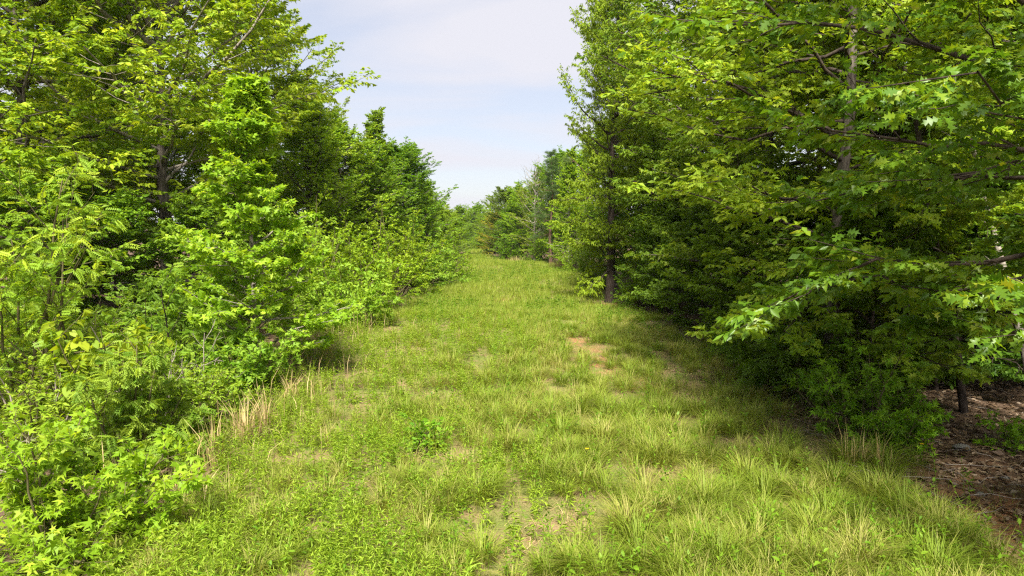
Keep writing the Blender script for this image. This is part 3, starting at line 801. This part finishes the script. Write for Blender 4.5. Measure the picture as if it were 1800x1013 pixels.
place('tulip', 'tulip_tree', 660, 43, 'spire-topped tree, tallest of the left treeline against the sky', s=1.0, sz=1.06, rz=3)
place('tulip', 'tulip_tree', 632, 45, 'pointed tree just left of the spire-topped tree', s=.9, sz=.9, rz=5)
place('maple', 'maple_tree', 690, 46, 'dense dark green maple right of the spire-topped tree', s=1.1, sz=.93, rz=.5, tint=(.85, .95, .9))
place('maple', 'maple_tree', 722, 48, 'dense green maple, second right of the spire-topped tree', s=1.05, sz=.96, rz=2.4, tint=(.85, .95, .9))
place('maple', 'maple_tree', 668, 40, 'green maple in front of the spire-topped tree', s=.85, sz=.80, rz=4.4)
place('tulip', 'tulip_tree', 748, 53, 'slim tree at the right shoulder of the left treeline', s=.9, sz=.72, rz=4.0, tint=(.95, 1, 1))
place('maple', 'maple_tree', 752, 60, 'bushy tree sloping down from the left treeline towards the gap', s=.95, sz=.68, rz=1.9)
place('tulip', 'tulip_tree', 772, 62, 'narrow tree near the low end of the left treeline', s=.85, sz=.56, rz=.9)
place('maple_b', 'maple_tree', 778, 72, 'small tree near the end of the left treeline, lime green', s=.9, sz=.6, rz=.2, tint=(1.15, 1.1, 1))
place('tulip', 'tulip_tree', 795, 78, 'small pointed tree near the end of the left treeline', s=.9, sz=.48, rz=2.2)
place('maple_b', 'maple_tree', 802, 92, 'last rounded tree of the left treeline at the gap', s=.95, sz=.55, rz=3.4)
place('maple', 'maple_tree', 808, 112, 'far tree on the left just where the meadow ends', s=1.0, sz=.72, rz=5.4)

# ------------------------------------------------------------------ right side
place_unique('red_oak_tree', grow(201, 10, 1.9, 3.3, dome, 60, (-4, 50), 10, 7, 11, .17, r0=.16, droop=.4, up1=-.05, bias=(math.pi * .92, .1), njit=.6), (6.55, 7.5), OAK, 'oak', M['edge_oak'], M['dark_bark'],
             'near oak at the right edge, its large lobed leaves hanging in front', 'tree', n_branch=12, low=KITE, n_near=4000, lvl3=False, thin=.65, tint=(1.3, 1.35, 1.1))
place_unique('red_oak_tree', grow(202, 14, 1.6, 3.7, dome, 70, (2, 58), 10, 7, 11, .175, rr=.15, r0=.15, droop=.35, up1=-.02, bias=(math.pi * .95, .2), njit=.65), (6.6, 14.0), OAK, 'oak', M['oak'], M['bark'],
             'oak with sunlit layered branches reaching over the meadow from the right', 'tree', n_branch=14, bark2=M['dark_bark'], lvl3=False, low=KITE, n_near=3600, tint=(1.22, 1.3, 1.1), thin=.7)
place('oak_b', 'oak_tree', 0, 0, 'oak behind the layered branches, between them and the narrow-leaved oak', s=.8, sz=.9, rz=.6, xy=(8.3, 22), tint=(.95, 1, 1))
place('willow_oak', 'willow_oak_tree', 1073, 34, 'tall narrow-leaved oak with dark bare trunk foot beside the meadow', s=.53, sz=1.0, rz=3.4, tint=(1.3, 1.3, 1))
place('willow_oak', 'willow_oak_tree', 0, 0, 'narrow-leaved oak in the right wood behind the one with the bare trunk foot', s=.85, sz=.95, rz=2.6, xy=(8.0, 29.0), tint=(.95, 1, 1))
place('oak', 'oak_tree', 0, 0, 'oak crown in the upper right wood behind the layered branches', s=.95, rz=4.2, xy=(12.5, 19.5), tint=(.9, .95, 1))
place('oak_b', 'oak_tree', 0, 0, 'oak in the dark wood behind the near right oak', s=.95, rz=2.2, xy=(14.5, 13.5), tint=(.8, .9, 1))
place('oak', 'oak_tree', 0, 0, 'oak deep in the right wood, its crown low behind the others', s=.9, rz=1.4, xy=(16, 26), tint=(.9, .95, 1))
place('oak_b', 'oak_tree', 0, 0, 'oak far back in the right wood', s=1, rz=3.6, xy=(13, 36), tint=(.9, .95, 1))
place('oak_b', 'oak_tree', 0, 0, 'oak filling the wood directly behind the layered branches', s=.75, sz=.85, rz=5.1, xy=(9.4, 17.2), tint=(1.05, 1.1, 1))
place('maple_b', 'maple_tree', 0, 0, 'maple filling the wood between the two narrow-leaved oaks', s=1.2, sz=1.3, rz=2.1, xy=(7.9, 36.5), tint=(.95, 1, 1))
place('pine', 'pine_tree', 0, 0, 'pine whose needle tufts show at the right edge of the sky', s=.9, sz=1.35, rz=0, xy=(5.6, 38.5))

place('understory', 'understory_tree', 0, 0, 'leafy understory tree hiding the foot of the layered oak', s=.95, rz=2.0, xy=(6.9, 12.9), tint=(1.25, 1.2, 1))
place('understory', 'understory_tree', 0, 0, 'leafy understory tree at the wood edge beyond the layered oak', s=1.1, rz=.9, xy=(6.9, 19.8), tint=(1.25, 1.2, 1))
place('maple', 'maple_tree', 0, 0, 'leafy maple in the right wood behind the bare oak trunk foot', s=.95, rz=.9, xy=(8.2, 33.5), tint=(.95, 1, 1))
place('maple', 'maple_tree', 0, 0, 'tall leafy maple just behind the narrow-leaved oak beside the meadow', s=.95, sz=1.5, rz=3.9, xy=(6.9, 38.0), tint=(1.05, 1.05, 1))
place('maple_b', 'maple_tree', 0, 0, 'leafy maple farther along the right wood edge, behind the narrow-leaved oak', s=1.2, sz=1.2, rz=.9, xy=(8.6, 46.0), tint=(1.05, 1.05, 1))
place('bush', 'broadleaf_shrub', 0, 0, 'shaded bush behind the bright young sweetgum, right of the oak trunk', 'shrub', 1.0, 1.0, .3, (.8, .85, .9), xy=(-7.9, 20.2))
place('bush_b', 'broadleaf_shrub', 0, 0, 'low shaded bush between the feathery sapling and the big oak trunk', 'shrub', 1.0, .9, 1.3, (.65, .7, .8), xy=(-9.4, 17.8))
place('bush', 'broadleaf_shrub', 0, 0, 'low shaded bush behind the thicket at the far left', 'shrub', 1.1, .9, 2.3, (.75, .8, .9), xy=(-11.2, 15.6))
place('understory', 'understory_tree', 0, 0, 'dark leafy understory tree right of the bare oak trunk foot', s=.95, rz=1, xy=(6.6, 28.5))
place('understory', 'understory_tree', 0, 0, 'dark understory tree overhanging the meadow edge below the layered branches', s=.95, rz=2.5, xy=(6.6, 23.5))
place('understory', 'understory_tree', 0, 0, 'dark understory tree behind the drooping sumac on the right', s=1.05, rz=4, xy=(8.2, 17.5))
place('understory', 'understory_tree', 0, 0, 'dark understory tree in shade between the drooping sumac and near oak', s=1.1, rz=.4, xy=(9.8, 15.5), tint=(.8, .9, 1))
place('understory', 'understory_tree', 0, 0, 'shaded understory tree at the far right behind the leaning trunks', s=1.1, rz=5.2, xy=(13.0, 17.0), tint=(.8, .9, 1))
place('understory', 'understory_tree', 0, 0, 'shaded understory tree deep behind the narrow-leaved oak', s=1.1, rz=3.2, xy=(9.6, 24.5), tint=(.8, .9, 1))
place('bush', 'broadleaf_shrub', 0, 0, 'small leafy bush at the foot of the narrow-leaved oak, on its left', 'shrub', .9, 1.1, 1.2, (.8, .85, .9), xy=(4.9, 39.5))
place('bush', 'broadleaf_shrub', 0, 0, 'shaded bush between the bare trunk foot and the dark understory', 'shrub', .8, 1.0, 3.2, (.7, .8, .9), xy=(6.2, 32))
place_unique('drooping_sumac', shrub(203, 10, 3.1, 1.8, (35, 85), 6, 4, 5, .36, droop=.5, lmin3=.15), (6.5, 15.2), PINN_LONG, 'pinn_long', M['dark'], M['dark_bark'],
             'dark shrub with long drooping feathery leaves under the layered oak branches', 'shrub', n_branch=6)
place_unique('sweetgum_shrub', shrub(204, 12, 1.9, 1.15, (25, 85), 6, 5, 6, .145, droop=.25), (5.75, 11.1), STAR, 'star', M['dark'], M['stem'],
             'deep green star-leaved shrub at the wood edge, right of the meadow', 'shrub', n_branch=8, tint=(1.25, 1.35, 1))
place_unique('oak_sapling', shrub(205, 9, 1.8, .9, (35, 85), 5, 4, 6, .17, droop=.25), (5.9, 13.3), OAK, 'oak', M['edge_oak'], M['stem'],
             'small oak sapling between the drooping sumac and the star-leaved shrub', 'sapling', n_branch=6, tint=(1.1, 1.1, 1))
place_unique('sweetgum_seedling', shrub(206, 7, .7, .6, (15, 80), 4, 4, 5, .12, droop=.2), (5.95, 10.3), STAR, 'star', M['dark'], M['stem'],
             'low star-leaved seedling right of the pale dry stalks at the wood edge', 'seedling', n_branch=4, n_leaf=150, tint=(1.5, 1.6, 1))
place_unique('sweetgum_seedling', shrub(207, 8, .85, .75, (15, 80), 5, 4, 5, .12, droop=.2), (6.0, 18.8), STAR_LOW, 'star_low', M['star'], M['stem'],
             'low bright seedling at the wood edge below the dark understory', 'seedling', n_branch=4, n_leaf=60, tint=(.9, 1, 1))
place_unique('sweetgum_seedling', shrub(208, 6, .5, .5, (15, 80), 4, 4, 5, .11, droop=.2), (8.0, 10.6), STAR, 'star', M['dark'], M['stem'],
             'low leafy seedling on the leaf litter at the right edge', 'seedling', n_branch=4, n_leaf=80, tint=(1.4, 1.5, 1))
place_unique('oak_seedling', shrub(209, 6, .55, .3, (40, 85), 4, 3, 5, .10, droop=.15), (-1.36, 10.3), OVAL, 'oval', M['forb'], M['stem'],
             'single dark green leafy seedling standing in the meadow left of centre', 'seedling', n_branch=4, n_leaf=60, tint=(.75, .95, .8))

def bare_trunk(name, x, y, H, r, lean, label, bark, seed):
    rng = R(seed)
    P = poly(np.zeros((1, 3)), nrmz(np.array([[lean[0], lean[1], 1.0]])), np.array([H]), 14, 0, .06, rng)
    g = dict(tr=P, tr_r=np.linspace(r, r * .45, 14))
    root = empty(name, (x, y, float(gz(x, y)))); tag(root, label, 'tree')
    link('trunk', trunk_mesh('trunk', g, 10), bark, root)
    st = P[0, [5, 6, 7, 8, 9, 10, 11, 12]]
    az = rng.random(8) * 6.28
    d = nrmz(np.stack([np.cos(az), np.sin(az), .5 + 0 * az], -1))
    L1 = rng.uniform(.5, 1.6, 8)
    P1 = poly(st, d, L1, 6, .1, .15, rng)
    for i in range(8):
        V, F = tube(P1[i:i + 1], np.array([.016]), np.array([.004]), 5)
        link('branch', new_mesh('branch', V, F, smooth=True), bark, root)
    p, dd, L2 = spawn(P1, L1, 5, .4, 1, .8, .6, .5, .4, rng, lmin=.2)
    P2 = poly(p, dd, L2, 4, 0, .1, rng)
    lv = crown_leaves(P2, L2, 6, .15, rng)
    link('crown', crown_mesh('crown', OAK_LOW, lv), M['dark'], root, kind='stuff')
bare_trunk('slender_tree', 9.1, 13.4, 7, .085, (-.16, .05), 'dark slender trunk leaning left in the shaded wood at the right', M['dark_bark'], 301)
bare_trunk('slender_tree', 9.9, 12.6, 7, .075, (-.22, .1), 'pale slender trunk leaning left beside the dark one in the right wood', M['pale_bark'], 302)
bare_trunk('slender_tree', 10.6, 13.2, 8, .11, (.02, .0), 'upright grey trunk at the right edge of the shaded wood', M['bark'], 303)
bare_trunk('slender_tree', 8.0, 16.6, 9, .10, (.0, .02), 'pale upright trunk behind the layered oak branches', M['pale_bark'], 304)
bare_trunk('slender_tree', 11.4, 17.5, 9, .12, (.03, .0), 'dark upright trunk deep in the shaded right wood', M['dark_bark'], 305)

# far right side of the corridor
place('maple', 'maple_tree', 1056, 49, 'lime green tree just left of the tall narrow-leaved oak', s=.85, sz=1.08, rz=.4, tint=(1.35, 1.3, 1))
place('tulip', 'tulip_tree', 1000, 55, 'lime green pointed tree where the meadow bends, right of the pine', s=.85, sz=.95, rz=2, tint=(1.3, 1.2, 1))
place('pine', 'pine_tree', 968, 63, 'pine with straight bare trunk standing at the meadow bend', s=.95, sz=.80, rz=1.2)
place('dead_top', 'oak_tree', 940, 69, 'oak with bare dead top branches above the meadow bend', s=1.0, sz=.92, rz=.8)
place('maple', 'maple_tree', 985, 66, 'green tree behind the pine at the meadow bend', s=1.0, sz=1.08, rz=2.9, tint=(.9, 1, .9))
place('maple_b', 'maple_tree', 920, 75, 'light green tree left of the pine at the meadow bend', s=1.0, sz=.92, rz=3.7, tint=(1.2, 1.2, 1))
place('oak_b', 'oak_tree', 888, 82, 'dark oak with uneven crown at the left end of the right treeline', s=.62, sz=.50, rz=4.1, tint=(.65, .75, .9))
place('maple', 'maple_tree', 900, 79, 'dark green lower tree below the uneven dark oak', s=.9, sz=.60, rz=.1, tint=(.7, .85, .8))
place('maple_b', 'maple_tree', 872, 95, 'dull brownish tree at the end of the right treeline', s=.8, sz=.66, rz=1.5, tint=(1.5, .95, 1.6))
place('maple_b', 'maple_tree', 852, 118, 'small tree just right of the dark cedars at the meadow end', s=.9, sz=.62, rz=2.5)
place('bush', 'broadleaf_shrub', 945, 66, 'low bush at the base of the dead-topped oak', 'shrub', 1.0, 1.0, 2.5)
place('bush', 'broadleaf_shrub', 895, 74, 'low dark bush at the base of the uneven dark oak', 'shrub', 1.1, 1.1, 1.5, (.7, .85, .8))
place('bush', 'broadleaf_shrub', 866, 97, 'low bush at the last bend of the meadow on its right', 'shrub', 1.2, 1.2, .5)
place('bush', 'broadleaf_shrub', 848, 110, 'low bush where the meadow ends, before the small far tree', 'shrub', 1.2, 1.1, 3.5)
place('bush', 'broadleaf_shrub', 1012, 52, 'low bush before the lime green pointed tree', 'shrub', .9, 1.0, .5)
place('maple', 'maple_tree', 952, 72, 'green tree filling the gap between the dead-topped oak and the pine', s=1.0, sz=1.0, rz=5.0)
place('maple_b', 'maple_tree', 1020, 60, 'bright green tree behind the lime trees at the meadow bend', s=.9, sz=1.15, rz=1.0, tint=(1.3, 1.25, 1))
place('maple', 'maple_tree', 905, 88, 'green tree behind the uneven dark oak at the far right', s=1.1, sz=.85, rz=.9, tint=(.85, .95, .9))
place('maple_b', 'maple_tree', 868, 108, 'rounded tree at the far end, between the brownish tree and the cedars', s=1.0, sz=.62, rz=4.9)
place('cedar', 'cedar_tree', 832, 121, 'dark cedar closing the far end of the meadow', s=1.1, sz=.9, rz=0)
place('cedar', 'cedar_tree', 840, 124, 'dark cedar right of the other one at the far end of the meadow', s=1.1, sz=.8, rz=1)
place('maple_b', 'maple_tree', 838, 135, 'round green tree rising behind the dark cedars', s=1.3, sz=1.0, rz=2, tint=(.9, 1, 1))

# trees standing farther back in both woods, glimpsed between the nearer ones
def backwood():
    rng = R(91); keys = ['oak', 'oak_b', 'maple', 'understory', 'oak', 'willow_oak', 'maple_b']
    for side, lab in ((-1, 'hardwood tree glimpsed deep in the left wood'), (1, 'hardwood tree glimpsed deep in the shaded right wood')):
        for i, dist in enumerate([22, 27, 30, 33, 36, 40, 43, 47, 51, 55, 60, 66, 72, 80, 88, 96]):
            off = [14, 9, 17, 7, 12, 20, 8, 13, 6, 10, 6, 11, 7, 9, 6, 9][i] + rng.uniform(-1, 1)
            if side < 0: off += 5 if dist < 40 else 1
            else: off += 5 if dist < 34 else 1.5
            x = (xl(dist) if side < 0 else xr(dist)) + side * off
            k = keys[(i * 3 + (side > 0)) % 7]
            s = {'oak': .8, 'oak_b': .8, 'maple': 1.05, 'maple_b': 1.1, 'understory': 1.6, 'willow_oak': .75}[k] * rng.uniform(.85, 1.05)
            if dist > 44: s *= .62 if k in ('oak', 'oak_b', 'willow_oak') else .85
            if dist > 65: s *= .8
            place(k, 'forest_tree', 0, 0, lab, 'tree', s, None, rng.random() * 6.28, (1.1, 1.1, 1) if side < 0 else (.9, 1, 1), 'trees deep in the left wood' if side < 0 else 'trees deep in the right wood', xy=(x, dist))
backwood()

# distant wood: reads as one mass of crowns
def far_wood():
    rng = R(55); parts = []; n = 150
    Vs, Fs, Rs, o = [], [], [], 0
    tv, tf = KITE
    for i in range(n):
        y = rng.uniform(165, 330); x = (rng.uniform(720, 960) - 900) / 1200 * y
        h = rng.uniform(9, 13); r = rng.uniform(2.4, 4)
        k = 200
        v = nrmz(rng.normal(0, 1, (k, 3))) * (rng.random((k, 1)) ** .3)
        lump = 1 + .25 * np.sin(v[:, :1] * 5 + i) * np.cos(v[:, 1:2] * 4 + 2 * i)
        pos = np.array([x, y, float(gz(x, y)) + h * .52]) + v * lump * np.array([r, r, h * .5])
        d = nrmz(v + rng.normal(0, .6, v.shape)); nn = nrmz(v + UP * .8 + rng.normal(0, .4, v.shape))
        V, F, r_ = leaves_vf(KITE, pos, d, nn, rng.uniform(.85, 1.5, k), np.clip(rng.random() * .6 + .4 * rng.random(k), 0, 1))
        Vs.append(V); Fs.append(F + o); Rs.append(r_); o += len(V)
    link('distant_wood', new_mesh('distant_wood', np.concatenate(Vs), np.concatenate(Fs), {'rnd': np.concatenate(Rs)}), M['maple'], kind='stuff')
far_wood()

# ------------------------------------------------------------------ small things: straw clumps, flowers, stones
def straw(name, px, py, H, n, label, seed, spread=.10, mat='straw', tint=None, dist=None):
    n = int(n * 1.2); rng = R(seed); D = dist or CAMZ * 1200 / (py - 400.5); x, y = at(px, D)
    a = rng.random(n) * 6.28; r = spread * 1.1 * rng.random(n) ** .7
    az = a + rng.normal(0, .6, n); L = H * rng.uniform(.45, 1.1, n); lean = np.clip(np.abs(rng.normal(.26, .2, n)), 0, .9)
    V, F, al, k = blades(x + r * np.cos(a), y + r * np.sin(a), az, L, lean, .004 + .003 * rng.random(n))
    z = float(gz(x, y)); V = V - np.array([x, y, z])
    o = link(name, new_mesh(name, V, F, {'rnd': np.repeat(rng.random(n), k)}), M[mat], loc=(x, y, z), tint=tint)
    tag(o, label, 'dry grass')
straw('straw_clump', 362, 835, .95, 60, 'tall dry straw clump, nearest of the left row, beside the thicket', 401, .13)
straw('straw_clump', 418, 790, .90, 90, 'broad dry straw clump, second in the left row from the camera', 402, .20)
straw('straw_clump', 458, 780, 1.05, 45, 'thin tall dry straw clump right of the broad one', 403, .08)
straw('straw_clump', 505, 722, .75, 40, 'short dry straw clump at the foot of the bright young sweetgum', 404, .12)
straw('straw_clump', 568, 655, .95, 45, 'dry straw clump where the meadow widens right of the young sweetgum', 405, .15)
straw('straw_clump', 298, 930, .75, 26, 'sparse dry stalks beside the bottom left star-leaved shrub', 406, .25)
straw('dry_stalk_clump', 1520, 790, .85, 22, 'pale dry stalks in front of the star-leaved shrub on the right', 407, .16, tint=(1.2, 1.2, 1.1), dist=9.4)
straw('dry_stalk_clump', 1568, 800, .8, 14, 'thin pale dry stalks right of the other stalks at the wood edge', 408, .12, tint=(1.2, 1.2, 1.1), dist=9.2)
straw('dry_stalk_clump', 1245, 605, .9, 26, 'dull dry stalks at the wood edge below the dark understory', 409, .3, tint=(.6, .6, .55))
straw('straw_clump', 985, 474, .9, 300, 'pale straw patch by the lime trees at the meadow bend', 410, .8)
straw('straw_clump', 908, 465, .8, 160, 'small straw patch below the dark trees at the far meadow edge', 411, .8)
straw('straw_clump', 693, 545, .9, 40, 'thin straw clump under the mounded bushes on the left', 412, .3)

def flower(px, py, label, seed):
    rng = R(seed); D = CAMZ * 1200 / (py - 400.5); x, y = at(px, D); z = float(gz(x, y))
    root = empty('yellow_flower', (x, y, z)); tag(root, label, 'flower')
    P = poly(np.zeros((1, 3)), np.array([[.05, 0, 1.0]]), np.array([.3]), 5, 0, .1, rng)
    V, F = tube(P, np.array([.003]), np.array([.002]), 5); link('stem', new_mesh('stem', V, F), M['stem'], root)
    n = 9; az = np.arange(n) / n * 6.28
    d = np.stack([np.cos(az), np.sin(az), .25 + 0 * az], -1)
    pos = np.repeat(P[:, -1], n, 0)
    V, F, r_ = leaves_vf(KITE, pos, nrmz(d), np.tile(UP, (n, 1)), np.full(n, .035), rng.random(n))
    link('blossom', new_mesh('blossom', V, F, {'rnd': r_}), M['petal'], root)
flower(1637, 800, 'yellow flower at the wood edge right of the pale dry stalks', 1)
flower(1641, 832, 'yellow flower nearer the camera of the two by the dry stalks', 2)
flower(1033, 840, 'yellow flower among the tussocks in mid meadow', 3)

def stone_mat():
    m, t, o = mat_nodes('grey field stone')
    n = t.nodes.new('ShaderNodeTexNoise'); n.inputs['Scale'].default_value = 16; n.inputs['Detail'].default_value = 6
    cr = t.nodes.new('ShaderNodeValToRGB'); cr.color_ramp.elements[0].color = (.12, .11, .095, 1); cr.color_ramp.elements[1].color = (.34, .32, .28, 1)
    cr.color_ramp.elements[0].position = .35; cr.color_ramp.elements[1].position = .7
    pb = t.nodes.new('ShaderNodeBsdfPrincipled'); pb.inputs['Roughness'].default_value = .9
    t.links.new(n.outputs[0], cr.inputs[0]); t.links.new(cr.outputs[0], pb.inputs['Base Color'])
    b = t.nodes.new('ShaderNodeBump'); b.inputs['Distance'].default_value = .02; t.links.new(n.outputs[0], b.inputs['Height']); t.links.new(b.outputs[0], pb.inputs['Normal'])
    t.links.new(pb.outputs[0], o.inputs[0]); return m
M['stone'] = stone_mat()
import bmesh
def stone(px, py, s, label, seed, tint=None):
    rng = R(seed); D = CAMZ * 1200 / (py - 400.5); x, y = at(px, D)
    bm = bmesh.new(); bmesh.ops.create_icosphere(bm, subdivisions=3, radius=1)
    q = rng.normal(0, 1, (7, 3)); q = nrmz(q); off = rng.uniform(.55, .85, 7)
    for v in bm.verts:
        c = np.array(v.co)
        for a, b in zip(q, off):
            dd = c @ a - b
            if dd > 0: c = c - a * dd
        v.co = c * np.array([s, s * .7, s * .38])
    me = bpy.data.meshes.new('stone'); bm.to_mesh(me); bm.free()
    o = link('stone', me, M['stone'], loc=(x, y, float(gz(x, y)) + s * .12)); o.rotation_euler = (0, 0, rng.random() * 6)
    tag(o, label, 'stone')
stone(1748, 892, .085, 'flat grey stone lying on the leaf litter at lower right', 1)
stone(1792, 860, .08, 'grey stone at the right edge above the flat one', 2)
stone(1710, 800, .16, 'low brownish rock half buried at the wood edge on the right', 3)

# the air: thin even haze round everything
def haze():
    bm = bmesh.new(); bmesh.ops.create_cube(bm, size=1)
    for v in bm.verts:
        v.co = Vector(((v.co.x * 2) * 1900, 1050 + v.co.y * 3600, 6.5 + v.co.z * 35))
    me = bpy.data.meshes.new('haze'); bm.to_mesh(me); bm.free()
    m, t, o = mat_nodes('thin pale haze')
    pv = t.nodes.new('ShaderNodeVolumePrincipled'); pv.inputs['Color'].default_value = (.86, .92, 1, 1)
    pv.inputs['Density'].default_value = .00012; pv.inputs['Anisotropy'].default_value = .2
    t.links.new(pv.outputs[0], o.inputs['Volume'])
    link('haze', me, m, kind='stuff')
haze()
